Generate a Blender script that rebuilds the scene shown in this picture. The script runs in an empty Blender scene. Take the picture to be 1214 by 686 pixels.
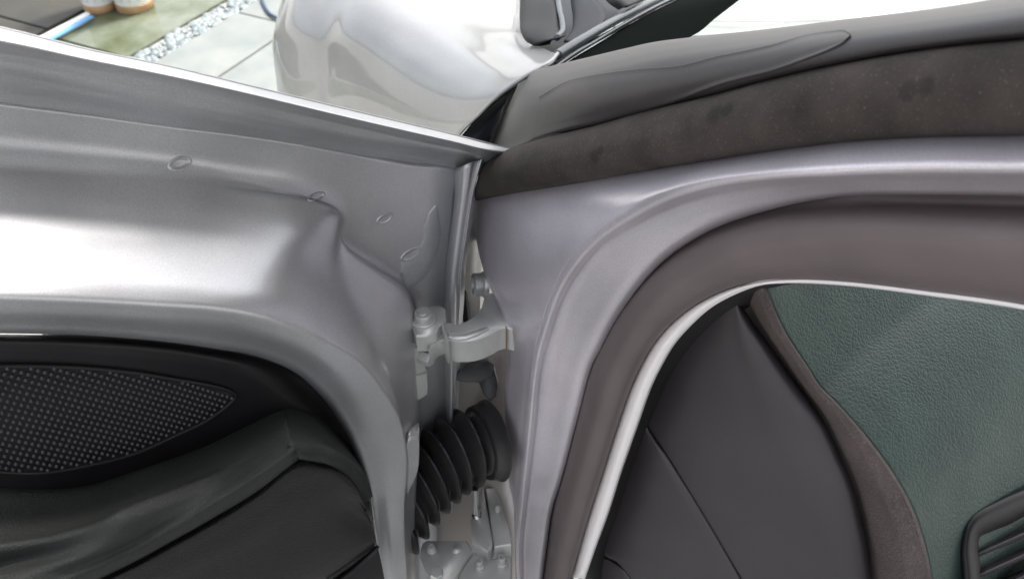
import bpy, bmesh, math, random
import numpy as np
from mathutils import Vector
random.seed(7); np.random.seed(7)
S = bpy.context.scene
COL = S.collection

# ------------------------------------------------------------------ camera, world, sun, exposure
PITCH = math.radians(42)
CAM = np.array([0.0, 0.0, 1.5])
cd = bpy.data.cameras.new('camera'); cam = bpy.data.objects.new('camera', cd); COL.objects.link(cam)
cd.sensor_width = 36; cd.angle = 2*math.atan(607/1051); cd.clip_start = 0.02; cd.clip_end = 500
cd.dof.use_dof = True; cd.dof.focus_distance = .68; cd.dof.aperture_fstop = 12; cam.location = CAM; cam.rotation_euler = (math.pi/2-PITCH, 0, 0); S.camera = cam

SUN_EL, SUN_AZ = 60, 49          # azimuth measured from +Y, negative to the left
W = bpy.data.worlds.new('World'); S.world = W; W.use_nodes = True
nt = W.node_tree; bg = nt.nodes['Background']
sky = nt.nodes.new('ShaderNodeTexSky'); sky.sky_type = 'NISHITA'; sky.sun_disc = False
sky.sun_elevation = math.radians(SUN_EL); sky.sun_rotation = math.radians(SUN_AZ)
sky.air_density = 1.0; sky.dust_density = 4.0; sky.ozone_density = 0.6
hs = nt.nodes.new('ShaderNodeHueSaturation'); hs.inputs['Saturation'].default_value = 0.3
nt.links.new(sky.outputs[0], hs.inputs['Color']); nt.links.new(hs.outputs[0], bg.inputs[0])
bg.inputs[1].default_value = 0.15
sl = bpy.data.lights.new('sun', 'SUN'); sl.energy = 2.5; sl.angle = math.radians(8); sl.color = (1, .97, .93)
so = bpy.data.objects.new('sun', sl); COL.objects.link(so)
_e, _a = math.radians(SUN_EL), math.radians(SUN_AZ)
so.rotation_euler = Vector((math.cos(_e)*math.sin(_a), math.cos(_e)*math.cos(_a), math.sin(_e))).to_track_quat('Z', 'Y').to_euler()
so.location = (-2, 4, 6)
S.view_settings.view_transform = 'Standard'; S.view_settings.look = 'None'
S.view_settings.exposure = 1.55; S.view_settings.gamma = 1.0

# ------------------------------------------------------------------ geometry helpers
RT = np.array([1.0, 0, 0]); UP = np.array([0, math.sin(PITCH), math.cos(PITCH)]); FW = np.array([0, math.cos(PITCH), -math.sin(PITCH)])
def ray(x, y): return (x-607)/1051*RT + (343-y)/1051*UP + FW
def at(x, y, z): return CAM + z*ray(x, y)
def unit(v): v = np.array(v, float); return v/np.linalg.norm(v)
HINGE = at(548, 420, .87)
DOORDIR = unit((-.82, -.57, 0)); DOORN = unit((.57, -.82, 0))
CARDIR = unit((.60, -.80, 0)); CARN = unit((-.80, -.60, 0)); INB = -CARN
PLANES = {'D': (HINGE, DOORN), 'K': (HINGE, CARN)}
def pt(plane, q):
    if plane == 'Z': return at(q[0], q[1], q[2])
    if plane == 'W': return np.array(q, float)
    if plane == 'H':                      # horizontal plane at height q[2]
        r = ray(q[0], q[1]); return CAM + (q[2]-CAM[2])/r[2]*r
    P0, n = PLANES[plane]; r = ray(q[0], q[1]); h = q[2]
    return CAM + (((P0+h*n-CAM)@n)/(r@n))*r
def depth(P): return float((np.array(P)-CAM)@FW)

def hermite(P, n):
    """P (k,m,3): smooth non-uniform spline along axis 0, n steps per segment"""
    k = P.shape[0]
    if k == 1: return P
    L = np.linalg.norm(P[1:]-P[:-1], axis=2).mean(1)
    t = np.concatenate([[0], np.cumsum(np.maximum(L, 1e-6))])
    T = np.zeros_like(P)
    for i in range(k):
        if i == 0: T[i] = (P[1]-P[0])/(t[1]-t[0])
        elif i == k-1: T[i] = (P[-1]-P[-2])/(t[-1]-t[-2])
        else:
            d0 = (P[i]-P[i-1])/(t[i]-t[i-1]); d1 = (P[i+1]-P[i])/(t[i+1]-t[i]); w = (t[i]-t[i-1])/(t[i+1]-t[i-1])
            T[i] = d0*(1-w)+d1*w
            m = 2.2*min(np.linalg.norm(d0, axis=1).max(), np.linalg.norm(d1, axis=1).max())
            l = np.linalg.norm(T[i], axis=1).max()
            if l > m > 0: T[i] *= m/l
    out = []
    for i in range(k-1):
        dt = t[i+1]-t[i]
        for s in np.linspace(0, 1, n, endpoint=False):
            a, b, c, d = 2*s**3-3*s**2+1, s**3-2*s**2+s, -2*s**3+3*s**2, s**3-s**2
            out.append(a*P[i]+b*dt*T[i]+c*P[i+1]+d*dt*T[i+1])
    out.append(P[-1])
    return np.array(out)

def curve3(plane, pts): return np.array([pt(plane, q) for q in pts])

class MB:
    """collects grids, prisms, tubes into one mesh (world coordinates)"""
    def __init__(s): s.v = []; s.f = []; s.sm = []
    def grid(s, G, smooth=True, closed=False):
        G = np.asarray(G); a, b, _ = G.shape; o = len(s.v)
        s.v += [tuple(p) for p in G.reshape(-1, 3)]
        # orient towards the camera on the whole
        c = np.cross(G[1:, :-1]-G[:-1, :-1], G[:-1, 1:]-G[:-1, :-1]); flip = ((CAM-G[:-1, :-1])*c).sum() < 0
        jb = b if closed else b-1
        for i in range(a-1):
            for j in range(jb):
                j2 = (j+1) % b
                q = [o+i*b+j, o+(i+1)*b+j, o+(i+1)*b+j2, o+i*b+j2]
                s.f.append(q[::-1] if flip else q); s.sm.append(smooth)
        return s
    def loft(s, plane, curves, nu=6, nv=5, smooth=True):
        P = np.array([curve3(plane, c) if not isinstance(c, np.ndarray) else c for c in curves])   # (k, m, 3)
        P = hermite(np.transpose(P, (1, 0, 2)), nu); P = hermite(np.transpose(P, (1, 0, 2)), nv)
        return s.grid(P, smooth)
    def poly(s, vs, fs, smooth=False):
        o = len(s.v); s.v += [tuple(p) for p in vs]
        for f in fs: s.f.append([o+i for i in f]); s.sm.append(smooth)
        return s
    def prism(s, pts, d, bev=0.0):
        """pts: 3D polygon, extruded by vector d; bev draws the outline in at both ends"""
        P = np.array(pts); d = np.array(d, float); n = len(P); c = P.mean(0)
        rings = []
        if bev > 0:
            l = np.linalg.norm(d); u = d/l
            def inset(Q):
                R = []
                for i in range(n):
                    a = unit(Q[(i-1) % n]-Q[i]); b = unit(Q[(i+1) % n]-Q[i]); m = a+b
                    if np.linalg.norm(m) < 1e-3: m = unit(c-Q[i])
                    m = unit(m)
                    if m@(c-Q[i]) < 0: m = -m
                    R.append(Q[i]+m*bev*1.2)
                return np.array(R)
            I = inset(P)
            rings = [I, P+u*bev, P+d-u*bev, I+d]
        else: rings = [P, P+d]
        vs = np.concatenate(rings); fs = []
        for r in range(len(rings)-1):
            for i in range(n): fs.append([r*n+i, r*n+(i+1) % n, (r+1)*n+(i+1) % n, (r+1)*n+i])
        fs.append(list(range(n))[::-1]); fs.append([(len(rings)-1)*n+i for i in range(n)])
        o = len(s.v); s.poly(vs, fs); return s
    def lathe(s, c, ax, prof, n=24, smooth=True, hexa=False):
        """prof: (radius, distance along ax)"""
        c = np.array(c, float); ax = unit(ax); u = unit(np.cross(ax, (0.3, .2, 1) if abs(ax[2]) < .9 else (1, 0, 0))); w = np.cross(ax, u)
        if hexa: n = 6
        G = np.array([[c+ax*z+r*(math.cos(2*math.pi*k/n)*u+math.sin(2*math.pi*k/n)*w) for k in range(n)] for r, z in prof])
        o = len(s.v); s.grid(G, smooth and not hexa, True)
        return s
    def tube(s, P, r, n=10, cap=True, smooth=True):
        P = np.array(P, float); k = len(P); r = np.ones(k)*r if np.isscalar(r) else np.array(r)
        T = np.gradient(P, axis=0); u = None; G = []
        for i in range(k):
            t = unit(T[i])
            if u is None: u = unit(np.cross(t, (0.1, .3, 1)))
            u = unit(u-t*(u@t)); w = np.cross(t, u)
            G.append([P[i]+r[i]*(math.cos(2*math.pi*j/n)*u+math.sin(2*math.pi*j/n)*w) for j in range(n)])
        G = np.array(G)
        if cap: G = np.concatenate([P[0][None, None].repeat(n, 1), G, P[-1][None, None].repeat(n, 1)])
        return s.grid(G, smooth, True)
    def build(s, name, mat, parent=None, solid=0, fix=True, origin=None, dissolve=True):
        me = bpy.data.meshes.new(name)
        V = np.array(s.v); c = V.mean(0) if origin is None else np.array(origin)
        me.from_pydata((V-c).tolist(), [], s.f)
        me.polygons.foreach_set('use_smooth', s.sm)
        if fix:
            bm = bmesh.new(); bm.from_mesh(me)
            bmesh.ops.remove_doubles(bm, verts=bm.verts, dist=2e-5)
            bmesh.ops.dissolve_degenerate(bm, edges=bm.edges, dist=1e-6)
            bm.to_mesh(me); bm.free()
        me.update(); me.materials.append(mat)
        o = bpy.data.objects.new(name, me); COL.objects.link(o)
        link(o, c, parent)
        if solid:
            m = o.modifiers.new('thickness', 'SOLIDIFY'); m.thickness = abs(solid); m.offset = -1; m.use_even_offset = False
        return o
def bvh_of(o):
    from mathutils.bvhtree import BVHTree
    c = WORLDLOC[o.name]
    return BVHTree.FromPolygons([Vector(np.array(v.co)+c) for v in o.data.vertices], [list(p.vertices) for p in o.data.polygons])
def onto(bv, x, y, up=0.0):
    """where the sight line of a pixel meets a surface, lifted along its normal"""
    r = Vector(ray(x, y)).normalized(); h, n, i, d = bv.ray_cast(Vector(CAM), r)
    if h is None:
        h, n, i, d = bv.find_nearest(Vector(at(x, y, .6)))
    if n.dot(r) > 0: n = -n
    return np.array(h+n*up)
WORLDLOC = {}
def link(o, c, parent):
    WORLDLOC[o.name] = np.array(c, float)
    if parent is not None:
        o.parent = parent; o.location = tuple(np.array(c)-WORLDLOC[parent.name])
    else: o.location = tuple(c)
def closed_fix(o):
    closed_fix0(o); o.data.set_sharp_from_angle(angle=math.radians(42)); return o
def closed_fix0(o):
    bm = bmesh.new(); bm.from_mesh(o.data); bmesh.ops.holes_fill(bm, edges=bm.edges, sides=0); bmesh.ops.recalc_face_normals(bm, faces=bm.faces); bm.to_mesh(o.data); bm.free(); return o
def tag(o, label=None, cat=None, group=None, kind=None):
    for k, v in (('label', label), ('category', cat), ('group', group), ('kind', kind)):
        if v: o[k] = v
    return o

# ------------------------------------------------------------------ materials
def mat(name, base, rough=.5, metal=0, coat=0, coat_rough=.05, spec=.5, build=None):
    m = bpy.data.materials.new(name); m.use_nodes = True; t = m.node_tree; b = t.nodes['Principled BSDF']
    b.inputs['Base Color'].default_value = (*base, 1); b.inputs['Roughness'].default_value = rough; b.inputs['Metallic'].default_value = metal
    b.inputs['Coat Weight'].default_value = coat; b.inputs['Coat Roughness'].default_value = coat_rough; b.inputs['Specular IOR Level'].default_value = spec
    if build: build(t, b)
    return m
def nd(t, ty, **kw):
    n = t.nodes.new(ty)
    for k, v in kw.items():
        if k in n.inputs: n.inputs[k].default_value = v
        else: setattr(n, k, v)
    return n
def coords(t, scale=(1, 1, 1), rot=(0, 0, 0)):
    c = nd(t, 'ShaderNodeTexCoord'); mp = nd(t, 'ShaderNodeMapping'); mp.inputs['Scale'].default_value = scale; mp.inputs['Rotation'].default_value = rot
    t.links.new(c.outputs['Object'], mp.inputs[0]); return mp.outputs[0]
def noise(t, vec, scale, detail=3, rough=.5):
    n = nd(t, 'ShaderNodeTexNoise'); n.inputs['Scale'].default_value = scale; n.inputs['Detail'].default_value = detail; n.inputs['Roughness'].default_value = rough
    t.links.new(vec, n.inputs['Vector']); return n.outputs['Fac']
def ramp(t, fac, stops):
    r = nd(t, 'ShaderNodeValToRGB'); e = r.color_ramp.elements
    while len(e) < len(stops): e.new(.5)
    for i, (p, c) in enumerate(stops):
        e[i].position = p; e[i].color = (*c, 1) if len(c) == 3 else c
    t.links.new(fac, r.inputs[0]); return r.outputs[0]
def bump(t, b, h, strength, dist=.001, normal=None):
    n = nd(t, 'ShaderNodeBump'); n.inputs['Strength'].default_value = strength; n.inputs['Distance'].default_value = dist
    t.links.new(h, n.inputs['Height'])
    if normal is not None: t.links.new(normal, n.inputs['Normal'])
    t.links.new(n.outputs[0], b.inputs['Normal']); return n.outputs[0]
def paint(base, rough, flake=.18, metal=.75, orange=.03):
    def f(t, b):
        v = coords(t)
        a = noise(t, v, 1500, 1); c = noise(t, v, 9, 4)
        mix = nd(t, 'ShaderNodeMath', operation='MULTIPLY'); t.links.new(a, mix.inputs[0]); t.links.new(c, mix.inputs[1])
        lo = tuple(x*(1-flake) for x in base); hi = tuple(min(1, x*(1+flake)) for x in base)
        t.links.new(ramp(t, mix.outputs[0], [(.12, lo), (.4, hi)]), b.inputs['Base Color'])
        r = nd(t, 'ShaderNodeMapRange'); r.inputs['To Min'].default_value = rough*.85; r.inputs['To Max'].default_value = rough*1.2
        t.links.new(c, r.inputs[0]); t.links.new(r.outputs[0], b.inputs['Roughness'])
        bump(t, b, noise(t, v, 260, 2), orange, .0006)
    return f
def leather(base, scale=420, strength=.5, hi=1.5):
    def f(t, b):
        v = coords(t)
        w = nd(t, 'ShaderNodeTexVoronoi'); w.feature = 'DISTANCE_TO_EDGE'; w.inputs['Scale'].default_value = scale
        nz = nd(t, 'ShaderNodeTexNoise'); nz.inputs['Scale'].default_value = scale*.35; t.links.new(v, nz.inputs['Vector'])
        vm = nd(t, 'ShaderNodeVectorMath', operation='MULTIPLY_ADD'); vm.inputs[1].default_value = (.006,)*3
        t.links.new(nz.outputs['Color'], vm.inputs[0]); t.links.new(v, vm.inputs[2]); t.links.new(vm.outputs[0], w.inputs['Vector'])
        e = nd(t, 'ShaderNodeMapRange'); e.inputs['From Max'].default_value = .22; t.links.new(w.outputs['Distance'], e.inputs[0])
        fine = noise(t, v, scale*2.2, 3)
        fo = noise(t, v, 28, 4)
        ad = nd(t, 'ShaderNodeMath', operation='MULTIPLY_ADD'); ad.inputs[1].default_value = .3
        t.links.new(fine, ad.inputs[0]); t.links.new(e.outputs[0], ad.inputs[2])
        t.links.new(ramp(t, fo, [(.3, base), (.75, tuple(c*hi for c in base))]), b.inputs['Base Color'])
        bump(t, b, ad.outputs[0], strength, .0014)
    return f
def grain(base, scale=900, strength=.25, var=1.4, dust=0):
    def f(t, b):
        v = coords(t); a = noise(t, v, scale, 3); c = noise(t, v, 18, 5)
        st = [(.3, base), (.7, tuple(x*var for x in base))]
        col = ramp(t, c, st)
        if dust:
            d = noise(t, v, 1100, 2); k = ramp(t, d, [(.64, (0, 0, 0)), (.72, (1, 1, 1))])
            m = nd(t, 'ShaderNodeMix', data_type='RGBA'); m.inputs[7].default_value = (.3, .28, .24, 1)
            q = nd(t, 'ShaderNodeMath', operation='MULTIPLY'); q.inputs[1].default_value = dust; t.links.new(k, q.inputs[0]); t.links.new(q.outputs[0], m.inputs[0]); t.links.new(col, m.inputs[6]); col = m.outputs[2]
        t.links.new(col, b.inputs['Base Color']); bump(t, b, a, strength, .0005)
    return f
SILVER = (.56, .55, .575)
M = {}
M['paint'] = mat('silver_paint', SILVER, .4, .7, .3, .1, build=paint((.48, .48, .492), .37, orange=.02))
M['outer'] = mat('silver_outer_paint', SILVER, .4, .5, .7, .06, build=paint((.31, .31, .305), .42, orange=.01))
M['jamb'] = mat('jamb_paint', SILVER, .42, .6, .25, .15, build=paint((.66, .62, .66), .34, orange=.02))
M['plastic'] = mat('black_plastic', (.014, .013, .014), .42, spec=.3, build=grain((.012, .0105, .0115), 1500, .12, 1.4, .05))
M['plastic_satin'] = mat('satin_end_panel', (.03, .027, .03), .48, build=grain((.034, .029, .032), 1800, .1, 1.25, .06))
M['grille'] = mat('speaker_mesh', (.032, .03, .032), .28)
M['leather'] = mat('door_leather', (.02, .023, .021), .62, spec=.3, build=leather((.019, .0205, .019), 400, .28))
M['leather_low'] = mat('pocket_leather', (.02, .018, .018), .5, spec=.3, build=leather((.016, .0145, .0145), 420, .35, 1.25))
M['dash'] = mat('dash_leather', (.03, .045, .04), .5, build=leather((.038, .064, .054), 290, .26, 1.4))
M['roll'] = mat('dash_roll', (.05, .04, .04), .5, build=leather((.09, .068, .064), 480, .7, 1.5))
M['seal'] = mat('rubber_seal', (.07, .057, .057), .55, build=grain((.112, .089, .088), 700, .1, 1.2, .08))
M['groove'] = mat('dark_rubber_and_gap_shade', (.008, .008, .008), .6)  # near-black for rubber parts and for shade painted into gaps
M['pillar'] = mat('pillar_black', (.03, .027, .027), .42, build=grain((.024, .0205, .0205), 900, .05, 1.4, .12))
M['velour'] = mat('dusty_rubber', (.035, .031, .03), .85, spec=.2, build=grain((.026, .023, .022), 420, .5, 2.2, .4))
M['bead'] = mat('pale_bead', (.9, .85, .84), .45)
M['zinc'] = mat('painted_hinge_metal', (.5, .5, .5), .4, .5, build=grain((.38, .38, .365), 60, .12, 1.5))
M['chrome'] = mat('bright_pin', (.7, .7, .68), .18, 1)
M['rubber'] = mat('boot_rubber', (.016, .015, .0155), .45, spec=.55, build=grain((.012, .0115, .012), 600, .1, 1.4))
M['cream'] = mat('unlit_primer', (.46, .42, .385), .45, .2, .3)
M['rust'] = mat('rust_line', (.20, .12, .08), .8)
M['cowl'] = mat('cowl_plastic', (.035, .04, .048), .5, spec=.25, build=grain((.014, .016, .021), 900, .12, 1.3))
M['timber'] = mat('added_canopy_timber', (.09, .08, .07), .8)
M['frit'] = mat('black_frit', (.010, .012, .011), .5, spec=0)
M['trimline'] = mat('bright_rubber_lip', (.1, .115, .125), .22)
def glass_mat():
    def f(t, b):
        pass
    m = bpy.data.materials.new('windscreen_glass'); m.use_nodes = True; t = m.node_tree; t.nodes.clear()
    out = nd(t, 'ShaderNodeOutputMaterial'); mx = nd(t, 'ShaderNodeMixShader'); tr = nd(t, 'ShaderNodeBsdfTransparent'); gl = nd(t, 'ShaderNodeBsdfGlossy')
    tr.inputs[0].default_value = (.72, .86, .8, 1); gl.inputs['Roughness'].default_value = .01
    fr = nd(t, 'ShaderNodeFresnel'); fr.inputs[0].default_value = 1.5
    t.links.new(fr.outputs[0], mx.inputs[0]); t.links.new(tr.outputs[0], mx.inputs[1]); t.links.new(gl.outputs[0], mx.inputs[2]); t.links.new(mx.outputs[0], out.inputs[0]); return m
M['glass'] = glass_mat()
def tile_mat(name, base, var, rough):
    def f(t, b):
        v = coords(t); a = noise(t, v, 5, 5, .6); c = noise(t, v, 60, 4)
        t.links.new(ramp(t, a, [(.3, base), (.7, var)]), b.inputs['Base Color'])
        r = nd(t, 'ShaderNodeMapRange'); r.inputs['To Min'].default_value = rough*.6; r.inputs['To Max'].default_value = rough*1.3
        t.links.new(a, r.inputs[0]); t.links.new(r.outputs[0], b.inputs['Roughness']); bump(t, b, c, .15, .003)
    return mat(name, base, rough, build=f)
M['tile'] = tile_mat('pale_tile', (.12, .14, .135), (.2, .205, .19), .5)
M['tile_green'] = tile_mat('mossy_wet_tile', (.05, .06, .02), (.15, .165, .13), .12)
M['tile_dark'] = tile_mat('dark_reflection_tile', (.012, .013, .009), (.034, .03, .02), .7)  # reflection of a dark building in the wet floor, put into the base colour
M['grout'] = tile_mat('grout', (.27, .265, .25), (.35, .345, .33), .9)
M['stone'] = tile_mat('drain_stone', (.12, .145, .15), (.2, .225, .225), .5)
M['white'] = mat('white_paint', (.8, .8, .78), .4)
M['rusty'] = tile_mat('rust_stain', (.22, .09, .03), (.5, .33, .18), .8)
M['blue'] = mat('blue_plastic', (.12, .32, .6), .3)
M['hose'] = mat('dark_hose', (.02, .05, .09), .4)

# ------------------------------------------------------------------ the ground
GA = math.radians(64); ga = np.array([math.cos(GA), math.sin(GA), 0]); gc = np.array([math.sin(GA), -math.cos(GA), 0])
def gp(u, v, z=0): return GO + gc*u + ga*v + np.array([0, 0, z])
GO = pt('H', (303, 0, 0))           # on the lower edge of the drain strip
g = MB(); R_ = 150
g.poly([(-R_, -R_, -.012), (R_, -R_, -.012), (R_, R_, -.012), (-R_, R_, -.012)], [[0, 1, 2, 3]])
ground = tag(g.build('ground', M['grout']), kind='structure')
def ucoord(px, py):
    d = pt('H', (px, py, 0))-GO; return d@gc, d@ga
def slab(u0, u1, v0, v1, name, m, top=0.0):
    b = MB(); q = [gp(u0, v0, -.011), gp(u1, v0, -.011), gp(u1, v1, -.011), gp(u0, v1, -.011)]
    b.prism(q, (0, 0, .011+top), .0025); o = closed_fix(b.build(name, m, ground)); return o
uS3 = ucoord(295, 67)[0]; uU = ucoord(210, 35)[0]; uP = ucoord(88, 27)[0]
v3 = ucoord(304, 20)[1]; v2 = ucoord(97, 54)[1]; v1 = ucoord(20, 25)[1]
gw = .008
dz = lambda: random.uniform(-.0015, .0015)
L3 = .52
# pale tiles right of the drain strip
W3 = abs(uS3)
for i in range(-1, 9):
    for k in range(-3, 4):
        slab(i*W3+gw*.6, (i+1)*W3-gw*.4, v3+k*L3+gw/2, v3+(k+1)*L3-gw/2, 'floor_tile', M['tile'], dz()) if i >= 0 else None
# green wet tiles between the drain strip and the kerb pipe, beyond it tiles darkened as a painted reflection
for k in range(-3, 4):
    slab(uP+.03, uU-.01, v2+k*.62+gw/2, v2+(k+1)*.62-gw/2, 'floor_tile', M['tile_green'], dz())
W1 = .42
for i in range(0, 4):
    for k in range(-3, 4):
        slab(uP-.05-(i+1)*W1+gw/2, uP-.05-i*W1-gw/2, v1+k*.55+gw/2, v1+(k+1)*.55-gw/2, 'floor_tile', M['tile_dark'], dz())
# drain strip of rough wet stones
ds = MB()
rng = np.random.RandomState(3)
for i in range(900):
    u = rng.uniform(uU, -.006); v = rng.uniform(-1.2, 1.0); r = rng.uniform(.008, .02)
    c = gp(u, v, -.006); k = 6
    ring = [c+np.array([r*math.cos(a+.2)*rng.uniform(.7, 1.2), r*math.sin(a+.2)*rng.uniform(.7, 1.2), 0]) for a in np.linspace(0, 2*math.pi, k, endpoint=False)]
    top = [c+(q-c)*.55+np.array([0, 0, r*rng.uniform(.25, .5)]) for q in ring]
    ds.poly(ring+top, [[j, (j+1) % k, k+(j+1) % k, k+j] for j in range(k)]+[[k+j for j in range(k)]], True)
tag(ds.build('drain_gravel', M['stone'], fix=False), kind='stuff')

# ------------------------------------------------------------------ things standing on the ground
def planter(px0, px1, py, label, rod=False):
    a = pt('H', (px0, py, 0)); b_ = pt('H', (px1, py, 0)); c = (a+b_)/2; r = np.linalg.norm(b_-a)/2; c[2] = 0
    e = bpy.data.objects.new('white_drum', None); COL.objects.link(e); link(e, c, None); tag(e, label, 'drum', 'white drums on the wet tiles')
    b = MB(); b.lathe(c, (0, 0, 1), [(0.001, .46), (r*.8, .46), (r*.86, .45), (r*.86, .40), (r*.98, .38), (r, .2), (r*.99, .035), (r*.95, .03)], 32)
    closed_fix(b.build('barrel', M['white'], e))
    b = MB(); b.lathe(c, (0, 0, 1), [(r*.96, .034), (r*1.01, .03), (r*1.0, .006), (r*.93, .0), (.001, .0)], 32); closed_fix(b.build('rusty_base', M['rusty'], e))
    for k in range(14):
        a_ = 2*math.pi*k/14; n = np.array([math.cos(a_), math.sin(a_), 0]); b = MB()
        b.tube([c+n*r*1.0+np.array([0, 0, z]) for z in (.05, .12, .25, .36)], r*.05, 6); b.build('rib', M['white'], e)
    if rod: pass
planter(101, 139, 10, 'white ribbed drum with a rusty base, left of the two on the tiles')
planter(139, 182, 9, 'white drum with rust stain standing to the right beside wet green tile')
p0, p1 = pt('H', (50, 51, .012)), pt('H', (107, 20, .012))
st = bpy.data.objects.new('kerb_strip', None); COL.objects.link(st); link(st, (p0[0], p0[1], 0), None)
tag(st, 'white and blue plastic edging strip lying between dark and green tiles', 'edging')
b = MB(); d = unit(p1-p0); s_ = np.cross(d, (0, 0, 1)); pa = p0-d*.5
b.prism([pa-s_*.014, pa+s_*.004, pa+s_*.004+np.array([0, 0, .016]), pa-s_*.014+np.array([0, 0, .016])], p1-pa, .002); closed_fix(b.build('white_edge', M['white'], st))
b = MB(); b.prism([pa+s_*.0045, pa+s_*.02, pa+s_*.02+np.array([0, 0, .006]), pa+s_*.0045+np.array([0, 0, .008])], p1-pa, .001); closed_fix(b.build('blue_edge', M['blue'], st))
b = MB(); hp = [pt('H', q) for q in [(330, 22, .008), (322, 18, .008), (314, 8, .008), (310, -6, .008), (318, -22, .01), (345, -30, .012), (380, -20, .012)]]
hp = hermite(np.array(hp)[:, None], 6)[:, 0]; o = b.tube(hp, .006, 8).build('garden_hose', M['hose'])
tag(o, 'thin dark blue hose looped on the pale tiles behind the fender', 'hose')

# ------------------------------------------------------------------ the car
car = bpy.data.objects.new('car', None); COL.objects.link(car); link(car, (HINGE[0], HINGE[1], 0), None)
tag(car, 'silver car with its front door swung open, showing hinge, boot and dashboard end', 'car')

# ---- door: inner steel panel
def st(*a): return list(a)
def H(pts, h): return [(x, y, h) if not isinstance(h, (list, tuple)) else (x, y, h[i]) for i, (x, y) in enumerate(pts)]
F = [(-150,206),(0,214),(100,220),(200,226),(290,233),(345,238),(391,248),(402,260),(402,275),(413,295),(449,322),(479,346),(490,385),(492,430),(493,470),(494,540),(492,600),(492,720)]
A = [(-150,252),(0,259),(100,265),(195,272),(278,281),(330,294),(362,307),(383,323),(399,339),(414,356),(431,378),(443,402),(452,424),(461,447),(470,474),(484,535),(482,600),(487,720)]
B = [(-150,345),(0,350),(100,354),(200,360),(254,364),(300,372),(335,382),(362,392),(385,403),(405,413),(423,424),(440,440),(452,457),(463,474),(474,497),(482,540),(479,600),(484,720)]
B2= [(-150,358),(0,362),(100,366),(200,372),(252,376),(296,384),(330,394),(356,403),(378,413),(398,424),(415,435),(431,450),(443,467),(453,483),(464,505),(472,545),(470,602),(476,720)]
L = [(-150,388),(0,390),(100,392),(200,400),(250,407),(290,413),(320,421),(342,430),(360,441),(375,455),(391,473),(404,493),(415,512),(421,526),(429,545),(438,575),(444,620),(459,720)]
def shift(C_, dx, dy): return [(x+dx, y+dy) for x, y in C_]
def blend(C1, C2, t): return [(a[0]*(1-t)+b[0]*t, a[1]*(1-t)+b[1]*t) for a, b in zip(C1, C2)]
G = [(-150,98),(0,122),(100,135),(200,149),(290,160),(345,168),(400,178),(440,185),(490,193),(541,199),(540,230),(533,290),(528,340),(528,400),(529,460),(530,520),(531,600),(531,720)]
hA = [.016,.016,.016,.016,.017,.021,.021,.021,.021,.022,.026,.03,.034,.038,.04,.044,.046,.046]
hF = [-.0085]*5+[-.010,-.006,-.004,-.005,0,.003,.005,.008,.012,.02,.03,.03,.03]
hF2 = [-.0178]*5+[-.016,-.018,-.019,-.020,-.021,-.0215]+[-.022]*7
door = MB()
F2 = [(-150,174),(0,184),(100,192),(200,202),(291,216),(348,228),(397,245),(408,257),(408,274),(418,290),(454,315),(484,340),(495,382),(497,430),(498,470),(499,540),(497,600),(497,720)]
door.loft('D', [H(G, -.0225), H(blend(G, F2, .35), -.0222), H(blend(G, F2, .75), [-.0212]*5+[-.02]+[-.021]*3+[-.0225]*9), H(F2, hF2), H(F, hF), H(blend(F, A, .5), [(a+b)/2-(.0015 if i < 5 else .001) for i, (a, b) in enumerate(zip(hF, hA))]),
    H(A, hA), H(blend(A, B, .5), [h*.47+.0655*.53 for h in hA]), H(blend(A, B, .88), [h*.09+.0655*.91 for h in hA]), H(B, .0655), H(B2, .0655), H(blend(B2, L, .8), .0575), H(L, .0555), H(shift(L, -1.5, 2.5), .053), H(shift(L, -3, 4), .03)], 7, 5)
# hem and stepped ridges along the window line
hx = [-150, 0, 100, 200, 300, 400, 480, 541]
rows = [([8,33,58,79,103,127,146,160.5], -.004), ([14,40,64,84.5,108,132,151,165], .004), ([30,49,70,90,112.5,136.5,155,169], .010), ([36,54,74,93,115,139,158,172], .006),
        ([46,61,79,98,121,144,162,174.5], .0005), ([50,65,83,102,125,147,165,177], -.0015), ([58,72,90,110,131,153,168,179.5], -.002), ([67,81,99,119,139,159.5,173,183.5], -.0045), ([74,88,106,126,145,165,177,187], -.0085),
        ([82,97,114,132,151,170,182.5,191], -.0125), ([90,109,124,141,156,175,186.5,195], -.0185), ([100,124,137,151,163,180,192,201], -.0232)]
tipy = [(169.5,177.5),(173.5,179.5),(177.5,182),(180,184),(182,185),(184,185.6),(185.5,186),(187,186.3),(188.5,186.6),(190,186.9),(191.5,187.2),(194,187.5)]
tiph = [(-.004,-.004),(.004,.003),(.010,.005),(.006,.002),(.0005,-.001),(-.001,-.002),(-.002,-.003),(-.003,-.004),(-.004,-.005),(-.005,-.006),(-.006,-.007),(-.010,-.010)]
door.loft('D', [[(x, y, h) for x, y in zip(hx, ys)]+[(575, ty[0], th[0]), (608.5, ty[1], th[1])] for (ys, h), ty, th in zip(rows, tipy, tiph)], 7, 4)
# front flange of the door edge
fl = [(541,199),(540,230),(533,290),(528,340),(528,400),(529,460),(530,520),(531,600),(531,720)]
fr = [(575,188),(566,215),(556,270),(549,320),(547,360),(543,410),(541,470),(541,540),(541,720)]
def mixp(a, b, t): return blend(a, b, t)
door.loft('D', [H(shift(fl, -5, 0), -.034), H(shift(fl, -1, 0), -.021), H(mixp(fl, fr, .12), -.006), H(mixp(fl, fr, .3), .0), H(mixp(fl, fr, .6), .0015), H(mixp(fl, fr, .75), -.004), H(mixp(fl, fr, .9), -.002), H(fr, -.006), H(shift(fr, 3, 0), -.03)], 6, 4)
DOOR = door.build('door', M['paint'], car, .0012)
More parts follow.
